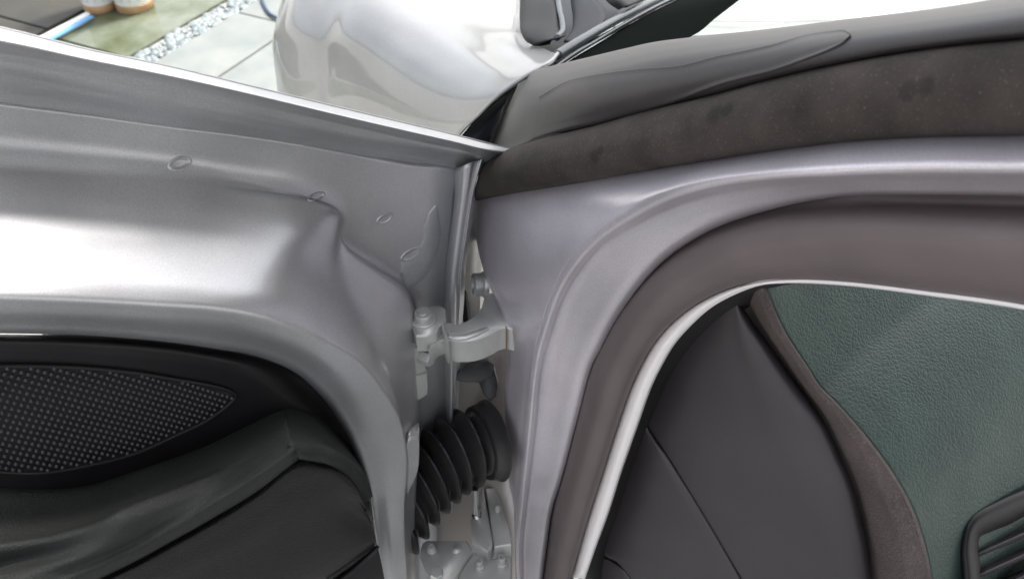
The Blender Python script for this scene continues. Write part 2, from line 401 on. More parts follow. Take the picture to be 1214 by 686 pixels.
# outer skin (seen from the far side)
b = MB(); tp = [(x, y) for x, y in zip(hx, rows[0][0])]+[(607, 177.5)]
def low(tp, dz, h): 
    out = []
    for x, y in tp:
        P = pt('D', (x, y, -.004)); out.append(P+DOORN*(h+.004)+np.array([0, 0, -dz]))
    return np.array(out)
P_ = np.array([low(tp, 0, -.004), low(tp, .05, -.035), low(tp, .18, -.06), low(tp, .4, -.06), low(tp, .62, -.03)])
P_ = hermite(np.transpose(P_, (1, 0, 2)), 4); P_ = hermite(np.transpose(P_, (1, 0, 2)), 4); b.grid(P_)
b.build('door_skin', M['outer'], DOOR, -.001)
# pressed-in plugs on the steel panel
BVD = bvh_of(DOOR)
def plug(x, y, rx, ry, rot):
    b = MB(); G_ = []
    for r, z in [(1.2, -.0006), (1.1, .0004), (1.0, .0007), (.86, .0007), (.76, .0001), (.4, .0003), (.01, .0004)]:
        G_.append([onto(BVD, x+r*(rx*math.cos(t)*math.cos(rot)+ry*math.sin(t)*math.sin(rot)), y+r*(-rx*math.cos(t)*math.sin(rot)+ry*math.sin(t)*math.cos(rot)), z) for t in np.linspace(0, 2*math.pi, 20, endpoint=False)])
    b.grid(np.array(G_), True, True); b.build('panel_plug', M['paint'], DOOR)
plug(213, 194, 13, 7.5, .3); plug(375, 233, 10, 4.5, .35); plug(456, 259, 10, 4.5, .5); plug(487, 301, 13, 5, .55)
# seam sealer sheet with a torn edge below the plugs
gl_ = [(516,243),(508,252),(505,262),(501,270),(502,282),(496,292),(487,298),(480,306),(474,309),(475,318),(473,324),(480,333)]
gr_ = [(519,246),(521,258),(523,268),(524,278),(522,292),(519,302),(515,312),(510,322),(504,330),(496,336),(490,341),(484,345)]
b = MB(); b.grid(np.array([[onto(BVD, x, y, u) for x, y in blend(gl_, gr_, t)] for t, u in [(0, -.0002), (.08, .00035), (.2, .0005), (.4, .0005), (.7, .0004), (.95, .0002), (1, -.0003)]]))
b.build('sealer_sheet', M['paint'], DOOR)
# curled tab at the edge of the panel
b = MB(); b.loft('D', [H([(482,512),(484,508),(491,503),(497,501)], .03), H([(482,520),(484,514),(492,511),(497,510)], .042), H([(481,545),(485,545),(492,544),(497,543)], .046), H([(480,570),(484,568),(489,566),(494,562)], .046), H([(479,592),(480,590),(482,588),(484,584)], .044)], 5, 5)
b.build('edge_tab', M['paint'], DOOR, .0015)

# ---- door trim
Tb = [(-150,402),(0,403),(100,406),(200,414),(250,422),(290,431),(322,444),(346,461),(366,480),(382,497),(396,514),(406,530),(416,546)]
Ta = [(-150,394),(0,396),(100,398),(200,406),(250,413),(290,420),(322,429),(350,442),(374,462),(392,482),(406,503),(415,522),(420,543)]
Tc = [(-150,420),(0,424),(100,428),(200,436),(245,443),(280,452),(308,464),(330,478),(345,492),(358,503),(370,514),(380,528),(392,548)]
Td = [(-150,620),(0,620),(100,610),(180,590),(240,565),(275,540),(298,522),(315,515),(328,515),(340,520),(352,530),(364,545),(376,565)]
b = MB(); b.loft('D', [H(Ta, .02), H(blend(Ta, Tb, .7), [.046]*6+[.042,.038,.034,.032,.03,.03,.03]), H(Tb, [.05]*6+[.046,.042,.038,.035,.033,.032,.032]), H(blend(Tb, Tc, .4), [.0515]*6+[.049,.046,.042,.039,.036,.035,.035]), H(Tc, [.051]*6+[.05,.048,.045,.042,.04,.038,.038]), H(Td, .047)], 7, 5)
b.build('trim_panel', M['plastic'], DOOR, .002)
# speaker
Gt = [(-90,440),(0,434),(50,434),(100,436),(160,442),(210,450),(245,456),(265,461),(276,466)]
Gb = [(-90,545),(0,559),(50,560),(100,552),(160,537),(210,515),(245,498),(265,484),(276,474)]
b = MB(); b.loft('D', [H(Gt, .0525), H(blend(Gt, Gb, .3), .0535), H(blend(Gt, Gb, .7), .0535), H(Gb, .0525)], 6, 5); GRI = b.build('speaker_grille', M['plastic'], DOOR)
b = MB()
dotd = []
import itertools
def inside(x, y):
    gt = np.interp(x, [q[0] for q in Gt], [q[1] for q in Gt]); gb = np.interp(x, [q[0] for q in Gb], [q[1] for q in Gb])
    return gt+2 < y < gb-2 and -86 < x < 275
o0 = pt('D', (0, 434, .0535)); uu = unit(np.cross((0, 0, 1), DOORN)); 
if uu[0] < 0: uu = -uu
ww = np.array([0, 0, 1.0])
def proj(P):
    d = P-CAM; k = d@FW; return 607+1051*(d@RT)/k, 343-1051*(d@UP)/k
sp = .0056; rr = .0015
for i in range(-16, 68):
    for j in range(-82, 16):
        P = o0+uu*(i+.5*(j % 2))*sp+ww*j*sp*.62
        x, y = proj(P)
        if inside(x, y):
            k = 7; ring = [P+rr*(math.cos(a)*uu+math.sin(a)*ww) for a in np.linspace(0, 2*math.pi, k, endpoint=False)]
            top = [P+DOORN*.0013+rr*.62*(math.cos(a)*uu+math.sin(a)*ww) for a in np.linspace(0, 2*math.pi, k, endpoint=False)]
            b.poly(ring+top+[P+DOORN*.0018], [[q, (q+1) % k, k+(q+1) % k, k+q] for q in range(k)]+[[k+q, k+(q+1) % k, 2*k] for q in range(k)], True)
b.build('grille_mesh', M['grille'], DOOR, fix=False)['kind'] = 'stuff'
rim = Gt+[(279,470)]+Gb[::-1]
b = MB(); b.tube(hermite(np.array([pt('D', (x, y, .0525)) for x, y in rim])[:, None], 6)[:, 0], .0016, 8); b.build('speaker_bezel', M['plastic'], DOOR)
# armrest
S0 = [(-150,560),(0,573),(60,576),(110,571),(160,555),(200,542),(239,528),(286,506),(320,489),(336,484)]
S2 = [(-150,800),(-60,745),(0,715),(60,694),(110,672),(160,649),(200,627),(245,600),(300,566),(348,532)]
S3 = [(-150,812),(-60,757),(0,728),(60,707),(110,684),(160,660),(200,638),(248,611),(304,577),(353,539)]
mid = lambda t: blend(S0, S2, t)
def gr(d):
    base = [(-150,690),(-40,678),(8,668),(44,660),(78,652),(112,640),(146,622)]; e = 1 if d else 0
    return [(x+.25*d, y+d) for x, y in base]+mid(.72+d*.007)[7:]
def tmid(ts): return [(a[0]*(1-t)+c[0]*t, a[1]*(1-t)+c[1]*t) for a, c, t in zip(S0, S2, ts)]
def thh(ts, d=0): return [.044+.0765*t+.010*math.sin(math.pi*t)+d for t in ts]
ta = [.16,.16,.18,.2,.22,.22,.22,.22,.22,.22]; tb = [.34,.34,.38,.42,.46,.48,.48,.48,.48,.48]
def tof(pts): return [min(.98, max(.05, (y-(a[1]+(x-a[0])*0))/(c[1]-a[1]))) for (x, y), a, c in zip(pts, S0, S2)]
def hgr(d, dip):
    pp = gr(d); t = tof(pp); h = thh(t); return [(x, y, hh-dip*k) for (x, y), hh, k in zip(pp, h, [1,1,1,.9,.7,.3,.05,0,0,0])]
b = MB(); b.loft('D', [H(S0, .044), H(mid(.05), .0515), H(tmid(ta), thh(ta)), H(tmid(tb), thh(tb)), hgr(-15, .0005), hgr(-1, .0075), hgr(12, .0015), H(mid(.95), .1185), H(S2, .1205), H(S3, .118), H(shift(S3, 3, 4), .108)], 6, 5)
# end facet
E0 = [(336,484),(352,486),(368,491),(383,501),(398,515),(414,532),(430,553),(440,580)]
E1 = [(349,532),(362,535),(375,537),(388,540),(402,546),(416,556),(429,571),(438,592)]
E2 = [(353,539),(364,541),(375,543),(387,546),(399,552),(412,561),(424,576),(434,596)]
b.loft('D', [H(shift(E0, 3, -3), .03), H(E0, .046), H(blend(E0, E1, .15), .058), H(blend(E0, E1, .6), [.085,.083,.082,.08,.078,.077,.076,.075]), H(E1, [.119,.116,.113,.112,.108,.104,.1,.095]), H(E2, [.118,.116,.113,.113,.109,.105,.101,.096]), H(shift(E2, 0, 5), [.108,.108,.107,.105,.103,.101,.098,.094])], 6, 4)
b.build('armrest', M['leather'], DOOR, .003)
# lower pocket panel
Q0 = [(-150,818),(0,734),(110,690),(160,666),(200,644),(248,617),(304,582),(355,545),(375,547),(387,550),(399,556),(412,566),(424,580),(434,600)]
Q1 = [(-150,860),(20,760),(130,720),(190,700),(240,680),(290,660),(330,640),(365,620),(385,612),(398,606),(410,606),(424,610),(434,614),(441,622)]
Q2 = [(-150,900),(40,800),(160,760),(220,745),(280,730),(330,715),(360,700),(390,684),(405,674),(416,666),(426,658),(434,652),(440,647),(446,641)]
b = MB(); b.loft('D', [H(Q0, .106), H(blend(Q0, Q1, .12), .112), H(blend(Q0, Q1, .4), .113), H(Q1, [.108]*9+[.105,.1,.094,.088,.08]), H(blend(Q1, Q2, .9), [.098]*9+[.096,.094,.09,.086,.078]), H(Q2, .07)], 5, 5)
b.build('pocket_panel', M['leather_low'], DOOR, .003)
b = MB(); b.loft('D', [H([(388,690),(405,678),(417,670),(427,662),(435,656),(447,645)], .07), H([(390,694),(407,682),(419,674),(429,666),(437,659),(448,648)], .084), H([(392,702),(410,692),(425,688),(437,684),(446,678),(453,670)], .088), H([(395,740),(410,735),(425,730),(440,725),(450,720),(458,715)], .085)], 4, 4)
b.build('pocket_corner', M['plastic'], DOOR, .003)

# ---- body aperture
R1 = [(1350,190),(1214,195),(1100,195),(1000,199),(900,206),(830,215),(779,230),(743,250),(707,277),(676,308),(655,345),(642,385),(633,420),(624,500),(616,580),(611,640),(613,686),(613,760)]
R1b= [(1350,212),(1214,213),(1100,212),(1000,214),(905,220),(850,229),(804,243),(753,268),(717,290),(690,320),(668,357),(654,397),(644,432),(635,510),(626,588),(620,645),(620,690),(620,760)]
R2 = [(1350,226),(1214,228),(1100,227),(1000,229),(912,244),(850,263),(806,286),(773,311),(745,342),(722,375),(706,405),(694,430),(680,482),(662,555),(650,600),(644,640),(639,686),(630,760)]
T0 = [(1350,155),(1214,157),(1100,159),(1000,165),(900,178),(830,188),(760,201),(700,212),(650,220),(615,226),(585,231),(566,236),(567,262),(568,280),(568,290),(568,300),(568,310),(568,320)]
b = MB()
b.loft('K', [H(shift(R1, 0, 0), -.012), H(blend(R1, R1b, .35), -.0125), H(blend(R1, R1b, .8), -.019), H(R1b, -.024), H(blend(R1b, R2, .5), -.031), H(R2, -.036), H(shift(R2, 4, 4), -.06)], 7, 5)
# face between the black pillar rubber / jamb edge and the crest
J = [(1350,150),(1214,156),(1100,158),(1000,164),(930,173),(855,185),(779,198),(702,211),(651,219),(600,226),(566,236),(568,280),(580,333),(594,365),(602,400),(600,470),(603,560),(606,760)]
R1j= [(1350,190),(1214,195),(1100,195),(1000,199),(930,203),(860,210),(779,230),(743,250),(707,277),(690,293),(672,313),(655,345),(642,385),(635,410),(630,446),(620,540),(613,625),(613,760)]
hJ = [-.040,-.040,-.040,-.040,-.040,-.040,-.040,-.042,-.045,-.048,-.048,-.04,-.028,-.02,-.02,-.02,-.02,-.02]
b.loft('K', [H(shift(J, -2, 0), [h-.02 for h in hJ]), H(J, hJ), H(blend(J, R1j, .3), [h*.7-.003 for h in hJ]), H(blend(J, R1j, .7), [h*.3-.007 for h in hJ]), H(blend(J, R1j, .9), [h*.06-.0115 for h in hJ]), H(R1j, -.012)], 7, 5)
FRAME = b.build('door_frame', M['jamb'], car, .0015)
# ---- door seal band
W0 = [(1350,392),(1214,361),(1100,345),(1000,333.5),(937,331),(898,333.5),(862,343),(830,358),(800,380),(778,404),(762,430),(749,458),(734,500),(715,560),(702,600),(690,640),(678,684),(662,760)]
R2s = shift(R2, 2, 2)
b = MB(); b.loft('K', [H(R2s, -.052), H(blend(R2s, W0, .09), [-.052]*3+[-.05]+[-.046]*14), H(blend(R2s, W0, .17), [-.042]*4+[-.034]*14), H(blend(R2s, W0, .3), -.026), H(blend(R2s, W0, .55), -.0225), H(blend(R2s, W0, .8), -.027), H(blend(R2s, W0, .97), -.038), H(W0, -.046), H(shift(W0, 2, 2), -.07)], 7, 4)
b.build('door_seal', M['seal'], car, .002)
# ---- pale bead
W1 = [(1350,394),(1214,362.5),(1100,346.5),(1000,335),(940,332.8),(900,338.5),(871,349),(845,363),(820,384.5),(800,407),(786,430),(773.5,455),(756,503),(735,563),(722.5,603),(708,643),(693,686)]
W0b = W0[:17]
wm = lambda t: blend(W0b, W1, t)
b = MB(); b.loft('K', [H(wm(0), -.056), H(wm(0), -.047), H(wm(.25), -.043), H(wm(.6), -.0425), H(wm(.9), -.046), H(wm(1), -.050), H(wm(1), -.060)], 7, 4)
b.build('pale_bead', M['bead'], car, .002)
# dark channel behind the bead
W2 = [(1350,396),(1214,364.5),(1100,348.5),(1000,337),(942,336),(908,345),(890,362),(862,380),(836,402),(815,425),(799,446),(787,470),(768,515),(747,572),(735,610),(722,648),(716,700)]
b = MB(); b.loft('K', [H(shift(W1, -3, -2), -.062), H(blend(W1, W2, .5), -.082), H(W2, -.10)], 6, 3); b.build('seal_channel', M['groove'], car, .001)

# ---- dashboard end: panels, padded roll, leather, vent
Cl = [(873,351),(854,358),(836,368),(820,382),(804,400),(788,432),(775,469),(764,497)]
Cr = [(873,351),(884,368),(895,385),(909,403),(921,421),(948,459),(975,496),(996,539)]
def face_panel(name, outline, h, mat_, parent, edge=.0012, crown=.004, n=5, roll=False):
    """panel from two matched edge curves (left, right) with a rounded edge"""
    l, r = outline; cs = []
    for t, hh in [(0, -.012), (0, -edge), (.025, -.0002), (.25, crown*.7), (.55, crown), (.8, crown*.75), *([(.9, crown*.1), (.96, -.004), (1, -.012)] if roll else [(.95, crown*.12), (.992, -edge), (1, -.012)])]:
        cs.append([(a[0]*(1-t)+c[0]*t, a[1]*(1-t)+c[1]*t, h+hh) for a, c in zip(l, r)])
    b = MB(); b.loft('K', cs, 6, n); return b.build(name, mat_, parent, .002)
HP = -.092
left = [(871,352),(850,361),(834,372),(818,386),(804,402),(790,430),(777,466),(765,496),(767,506),(777,517),(790,536),(822,587),(854,640),(881,686),(925,760)]
right = [(874,354),(884,369),(895,385),(909,404),(921,421),(948,459),(975,496),(990,525),(997,541),(1004,556),(1011,574),(1022,617),(1029,651),(1033,686),(1036,760)]
face_panel('dash_end_panel', (left, right), HP, M['plastic_satin'], car, crown=.006, roll=True)
left2 = [(763.5,499),(751,533),(740,560),(729,588),(718,615),(708,641),(704,654)]
right2= [(765,500),(776,519),(788.5,537),(804,562),(820,588),(851,641),(877,687)]
ext = [(706,655),(724,661),(740,671),(750,685),(756,700)]
l2 = left2+[(714,657),(731,665),(748,683),(765,740)]; r2 = right2+[(884,700),(890,712),(898,726),(920,764)]
face_panel('fuse_cover', (l2, r2), HP+.0005, M['plastic_satin'], car, crown=.003)
l3 = [(702,660),(703,668),(703,676),(700,690),(696,760)]; r3 = [(704,657),(724,663),(739,673),(748,686),(758,760)]
face_panel('sill_cap', (l3, r3), HP-.002, M['plastic_satin'], car, crown=.002)
# roll
rl = [(872,346),(886,369),(897,385),(911,404),(923,421),(950,459),(977,496),(998,540),(1013,575),(1024,618),(1030,651),(1034,686),(1040,760)]
rr_ = [(905,330),(917,363),(932,395),(948,420),(960,438),(972,457),(993,478),(1024,513),(1056,556),(1083,604),(1098,650),(1106,690),(1120,770)]
b = MB(); rm = lambda t: blend(rl, rr_, t)
b.loft('K', [H(shift(rl, -6, 0), -.125), H(rm(0), -.112), H(rm(.18), -.100), H(rm(.45), -.088), H(rm(.7), -.081), H(rm(.88), -.082), H(rm(1), -.090), H(shift(rr_, 4, -3), -.10)], 6, 5)
b.build('dash_roll', M['roll'], car, .003)
# leather face: the roll's edge swept inboard
edge = curve3('K', H(shift(rr_, 1, 0), -.0905)); back = unit((.57, -.82, 0))
rows_ = []
for s in (0, .006, .03, .1, .22, .4, .7, 1.1):
    rise = .018*(1-math.exp(-s/.05))
    rows_.append(edge+INB*s+np.array([0, 0, 1])*rise*.3+CARDIR*(-rise*.4))
b = MB(); G_ = np.array(rows_); G_ = hermite(G_, 5); G_ = np.transpose(hermite(np.transpose(G_, (1, 0, 2)), 6), (1, 0, 2)); b.grid(G_)
DASH = b.build('dashboard', M['dash'], car, .004)
# vent: own plane on the leather face
e1, e2 = edge[8], edge[11]
vn = unit(np.cross(e1-e2, INB)); vn = vn if vn@(CAM-e1) > 0 else -vn
PLANES['V'] = (e1+INB*.1, vn)
# frame ring
vo = [(1300,540),(1214,581),(1195,589),(1176,598),(1162,605),(1152,613),(1145,624),(1142,638),(1143,680),(1147,760)]
vi = [(1300,564),(1214,606),(1197,615),(1180,623),(1170,628),(1164,631),(1160,635),(1158,642),(1161,690),(1166,760)]
b = MB(); b.loft('V', [H(shift(vo, -3, -3), -.004), H(vo, .0015), H(blend(vo, vi, .3), .004), H(blend(vo, vi, .8), .0035), H(vi, .001), H(shift(vi, 2, 1), -.03)], 5, 4)
VENT = b.build('air_vent', M['plastic'], car, .002)
for k in range(5):
    y0 = 641+k*25.5
    x0 = 1155+k*1.0
    b = MB(); b.loft('V', [[(x0, y0+6, -.02), (1214, y0-26+8, -.02), (1310, y0-76+10, -.02)], [(x0, y0+14, -.003), (1214, y0-12, -.003), (1310, y0-58, -.003)], [(x0, y0+17, -.001), (1214, y0-9.5, -.001), (1310, y0-55, -.001)], [(x0, y0+19, -.002), (1214, y0-7, -.002), (1310, y0-53, -.002)], [(x0, y0+21, -.006), (1214, y0-4, -.006), (1310, y0-50, -.006)]], 4, 3)
    b.build('vent_slat', M['plastic_satin'], VENT, .001)
b = MB(); b.loft('V', [[(1130,600,-.03),(1320,520,-.03)], [(1130,780,-.03),(1320,780,-.03)]], 2, 2); b.build('vent_duct', M['groove'], VENT, .001)

# ---- black A-pillar and its rubber band
Pt = [(1350,-25),(1214,-4),(1161,5),(1110,13),(1008,25.5),(906,38),(814,48),(778,52.5),(739,61),(693,72),(659,80),(636,85),(618,92)]
Pv = [(1350,30),(1214,47),(1160,52),(1100,59),(1010,74),(906,97),(840,115),(800,124),(753,136),(700,151),(640,167),(604,177),(575,188)]
hp = [-.075]*12
b = MB()
hv = -.034
pm = lambda t: blend(Pt, Pv, t)
b.loft('K', [*[H(c_, [h_]*10+[h_-.012, h_-.04, h_-.10]) for c_, h_ in [(shift(Pt, 0, -3), -.12), (Pt, -.096), (pm(.06), -.084), (pm(.16), -.07), (pm(.3), -.058), (pm(.5), -.050), (pm(.75), -.046), (pm(.93), -.047), (Pv, -.052)]]], 6, 5)
PILLAR = b.build('a_pillar', M['pillar'], car, .002)
# lens-shaped film stuck on the pillar
fu = [(640,112),(676,95),(700,90),(760,82),(804,79),(855,66),(880,61),(916,54),(957,43),(985,38),(1003,38),(1009,42)]
fd = [(632,166),(671,156),(700,150),(760,135),(804,120),(855,101),(880,94),(916,85),(957,71),(985,60),(1000,52),(1009,44)]
BVP = bvh_of(PILLAR)
wob = [random.uniform(-1.6, 1.6) for _ in fu]
fu = [(x, y+w) for (x, y), w in zip(fu, wob)]
def onpil(C_, up):
    C2 = hermite(np.array([(x, y, 0.) for x, y in C_])[:, None], 6)[:, 0]
    return np.array([onto(BVP, x, y, up) for x, y, _ in C2])
fm = lambda t: blend(fu, fd, t)
b = MB(); Gf = np.array([onpil(fm(t), u) for t, u in [(0, -.0006), (.015, .0006), (.06, .0002), (.3, .0002), (.6, .0002), (.85, .0002), (.93, .0010), (.98, .0008), (1, -.0006)]]); b.grid(hermite(Gf, 3))
b.build('pillar_film', M['pillar'], PILLAR)
# rubber band
Vt = [(1350,28),(1214,45),(1160,50),(1100,57),(1010,72),(906,95),(840,113),(800,122),(753,134),(700,149),(640,165),(605,176),(572,188)]
Vb = [(1350,158),(1214,160.5),(1160,161),(1100,162.5),(1010,168),(906,180),(840,190),(800,196),(753,204),(700,213.5),(640,223),(600,229),(560,237)]
vm = lambda t: blend(Vt, Vb, t)
b = MB(); b.loft('K', [H(Vt, -.054), H(vm(.05), -.044), H(vm(.25), -.032), H(vm(.5), -.0255), H(vm(.75), -.024), H(vm(.93), -.027), H(Vb, -.034), H(shift(Vb, 0, 2), -.046)], 7, 5)
BAND = b.build('pillar_weatherstrip', M['velour'], car, .003)
# fingertip marks rubbed into the dust of the band
BV = bvh_of(BAND)
def wear(t, b):
    v = coords(t); a_ = noise(t, v, 420, 3); c_ = noise(t, v, 30, 5)
    col = ramp(t, c_, [(.3, (.023, .0185, .0165)), (.75, (.056, .046, .040))])
    d_ = noise(t, v, 900, 2); k_ = ramp(t, d_, [(.62, (0, 0, 0)), (.72, (1, 1, 1))])
    m = nd(t, 'ShaderNodeMix', data_type='RGBA'); m.inputs[7].default_value = (.26, .24, .2, 1); q = nd(t, 'ShaderNodeMath', operation='MULTIPLY'); q.inputs[1].default_value = .22
    t.links.new(k_, q.inputs[0]); t.links.new(q.outputs[0], m.inputs[0]); t.links.new(col, m.inputs[6]); col = m.outputs[2]
    for x, y, r in [(705,186,.0042), (712,178,.0030), (846,136,.0052), (862,130,.0040), (1076,108,.0040), (1098,102,.0036)]:
        P = onto(BV, x, y, 0)-WORLDLOC[BAND.name]
        sb = nd(t, 'ShaderNodeVectorMath', operation='DISTANCE'); t.links.new(v, sb.inputs[0]); sb.inputs[1].default_value = tuple(P)
        ad = nd(t, 'ShaderNodeMath', operation='MULTIPLY_ADD'); ad.inputs[1].default_value = .004; t.links.new(a_, ad.inputs[0]); t.links.new(sb.outputs['Value'], ad.inputs[2])
        mr = nd(t, 'ShaderNodeMapRange'); mr.inputs['From Min'].default_value = r*.8+.002; mr.inputs['From Max'].default_value = r*1.5+.002; mr.inputs['To Min'].default_value = .6; t.links.new(ad.outputs[0], mr.inputs[0])
        mm = nd(t, 'ShaderNodeMix', data_type='RGBA'); mm.blend_type = 'MULTIPLY'; mm.inputs[0].default_value = 1; t.links.new(col, mm.inputs[6]); t.links.new(mr.outputs[0], mm.inputs[7]); col = mm.outputs[2]
    t.links.new(col, b.inputs['Base Color']); bump(t, b, a_, .5, .0005)
BAND.data.materials.clear(); BAND.data.materials.append(mat('dusty_band_rubber', (.03, .03, .03), .85, spec=.25, build=wear))

# ---- front fender
prof = [  # rear edge to front; each from the sill side up to the bonnet line, with the offset from the body plane
 [(520,200,-.112),(545,158,-.118),(568,135,-.122),(592,112,-.130),(612,98,-.142),(635,84,-.160),(652,74,-.180),(661,64,-.200)],
 [(495,200,-.112),(515,160,-.116),(535,135,-.120),(556,112,-.130),(580,93,-.150),(606,79,-.180),(630,68,-.215),(650,60,-.245)],
 [(462,200,-.110),(475,150,-.114),(490,115,-.120),(510,88,-.135),(535,68,-.165),(566,56,-.210),(598,50,-.260),(630,48,-.310)],
 [(436,200,-.110),(443,145,-.113),(452,100,-.118),(466,66,-.132),(490,42,-.165),(525,26,-.220),(568,20,-.290),(618,20,-.360)],
 [(412,200,-.110),(416,140,-.112),(420,90,-.116),(430,48,-.128),(450,18,-.160),(490,-4,-.230),(545,-14,-.310),(615,-12,-.400)],
 [(397,200,-.108),(398,140,-.111),(400,90,-.115),(406,40,-.125),(420,2,-.160),(460,-26,-.240),(530,-40,-.340),(613,-40,-.440)],
 [(389,200,-.109),(389,140,-.111),(389,90,-.115),(388,40,-.125),(398,-8,-.165),(440,-44,-.250),(520,-60,-.360),(611,-62,-.480)],
 [(378,190,-.104),(377,130,-.105),(374,84,-.109),(369,38,-.118),(374,-12,-.152),(415,-56,-.250),(505,-76,-.380),(609,-80,-.520)],
 [(352,180,-.095),(348,118,-.096),(345,72,-.102),(344,28,-.113),(357,-20,-.150),(400,-66,-.260),(495,-88,-.400),(607,-94,-.560)],
 [(341,172,-.099),(335,105,-.099),(331,60,-.106),(333,28,-.118),(345,-16,-.158),(392,-66,-.270),(488,-92,-.420),(604,-100,-.600)],
 [(344,170,-.200),(338,104,-.200),(333,60,-.210),(334,30,-.225),(348,-10,-.270),(394,-60,-.380),(490,-90,-.520),(604,-100,-.700)]]
cs = prof
b = MB(); b.loft('K', cs, 6, 6)
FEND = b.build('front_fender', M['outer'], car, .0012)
# rolled edge of the fender
e = hermite(np.array([pt('K', q) for q in cs[0]])[:, None], 6)[:, 0]
b = MB(); b.tube(e, .0022, 8); b.build('fender_edge', M['outer'], FEND)
# dark lining behind the fender edge and grey splash tab
b = MB(); b.loft('Z', [[(662,66,.955),(640,85,.955),(600,110,.955),(570,136,.955),(535,175,.955)], [(672,80,.99),(650,104,.985),(620,130,.98),(596,158,.975),(570,195,.97)], [(700,110,1.02),(680,140,1.02),(650,165,1.02),(620,190,1.02),(590,240,1.02)]], 5, 5)
b.build('fender_liner', M['groove'], car, .001)
b = MB(); b.loft('Z', [[(600,113,.945),(588,122,.945),(572,136,.945),(552,158,.945),(540,175,.945)], [(599,122,.935),(588,134,.935),(576,148,.935),(563,164,.935),(552,180,.935)], [(597,128,.94),(594,140,.94),(587,153,.94),(580,166,.94),(574,180,.94)]], 5, 5)
b.build('splash_tab', M['cowl'], car, .002)
# ---- cowl, seals and windscreen
b = MB(); b.loft('Z', [[(630,62,1.02),(650,64,1.01),(676,66,.985)], [(618,46,1.16),(660,48,1.12),(705,44,1.07)], [(610,0,1.34),(680,0,1.28),(760,0,1.22)], [(620,-60,1.6),(720,-60,1.55),(850,-60,1.5)]], 5, 5)
b.build('cowl_panel', M['cowl'], car, .002)
b = MB(); b.loft('Z', [[(617,-6,1.2),(616,25,1.14),(619,42,1.09),(628,52,1.05),(640,55,1.035),(652,53,1.03)], [(621,-6,1.17),(620,24,1.11),(623,39,1.06),(632,48,1.03),(643,51,1.015),(654,49,1.01)], [(640,-6,1.16),(639,20,1.10),(641,34,1.05),(647,43,1.02),(654,46,1.005),(660,45,1.0)], [(656,-8,1.16),(657,12,1.10),(659,28,1.06),(661,38,1.03),(664,43,1.015),(667,42,1.01)], [(659,-8,1.2),(661,12,1.14),(663,28,1.1),(665,37,1.07),(668,42,1.05),(670,41,1.05)]], 5, 4)
b.build('bonnet_stop', M['groove'], car, .002)
b = MB(); b.tube(hermite(np.array([at(661,-14,1.15), at(663,8,1.105), at(667,27,1.055), at(667,38,1.03), at(660,45,1.008)])[:, None], 6)[:, 0], [.004]*25, 8); b.build('cowl_edge_seal', M['trimline'], car)
b = MB(); b.loft('Z', [[(674,-20,1.17),(677,5,1.12),(679,25,1.07),(677,38,1.03),(668,49,1.005)], [(680,-20,1.15),(684,5,1.10),(686,25,1.05),(684,38,1.015),(676,49,.99)], [(704,-20,1.16),(708,-2,1.11),(719,14,1.06),(712,28,1.015),(690,46,.99)]], 5, 4)
b.build('cowl_cover', M['cowl'], car, .002)
b = MB(); b.loft('Z', [[(704,-30,1.2),(712,-8,1.15),(724,6,1.11),(733,12,1.09)], [(712,-30,1.17),(722,-10,1.12),(734,2,1.08),(742,8,1.07)], [(730,-30,1.2),(745,-15,1.16),(756,-6,1.13),(764,-2,1.12)]], 5, 4)
b.build('wiper_arm_cover', M['groove'], car, .002)
def lip(pts, r, name, m): 
    b = MB(); P = hermite(np.array([pt('Z', q) for q in pts])[:, None], 8)[:, 0]; b.tube(P, r, 10); return b.build(name, m, car)
lip([(660,66,.93),(676,56,.95),(706,38,1.0),(738,20,1.07),(770,4,1.14),(810,-14,1.25)], .0055, 'screen_lip', M['trimline'])
lip([(658,80,.92),(676,67,.94),(706,49,.99),(734,32,1.05),(770,12,1.12),(815,-10,1.24)], .0020, 'screen_seal', M['trimline'])
b = MB(); b.loft('Z', [[(657,74,.935),(690,54,.98),(735,29,1.06),(775,6,1.14),(815,-13,1.26)], [(660,81,.93),(692,60,.975),(737,34,1.055),(777,11,1.135),(820,-8,1.25)]], 5, 3); b.build('screen_gap', M['groove'], car, .001)
wl = [(659,79,.93),(676,67,.96),(706,49,1.01),(734,32,1.07),(770,12,1.14),(815,-10,1.26),(880,-45,1.45)]
wr = [(661,81,.925),(690,74,.90),(735,63,.86),(815,49,.79),(910,38.5,.72),(1050,21,.64),(1214,-3,.57)]
wmx = lambda t: [(a[0]*(1-t)+c[0]*t, a[1]*(1-t)+c[1]*t, a[2]*(1-t)+c[2]*t) for a, c in zip(wl, wr)]
# dark frit along the screen edge, with its fading dots
fl_ = [(q[0]+2, q[1]+3, q[2]-.004) for q in wl]
fr_ = [(664,80,.918),(700,72,.885),(745,62,.85),(800,51,.80),(822,42,.83),(848,22,.93),(885,-6,1.02)]
fmx = lambda t: [(a[0]*(1-t)+c[0]*t, a[1]*(1-t)+c[1]*t, a[2]*(1-t)+c[2]*t) for a, c in zip(fl_, fr_)]
b = MB(); b.loft('Z', [fl_, fmx(.5), fr_], 5, 4); FR = b.build('frit_band', M['frit'], car)
gr2 = [(664,80.5,.915),(702,72.5,.88),(747,62.5,.845),(802,50,.79),(910,38.5,.72),(1050,21,.64),(1214,-3,.57)]
gl2 = [(664,80,.918),(700,72,.885),(745,62,.85),(800,51,.80),(822,42,.83),(848,22,.93),(885,-6,1.02)]
b = MB(); b.loft('Z', [gl2, [((a_[0]+c_[0])/2, (a_[1]+c_[1])/2, (a_[2]+c_[2])/2) for a_, c_ in zip(gl2, gr2)], gr2], 5, 4); b.build('windscreen', M['glass'], car)
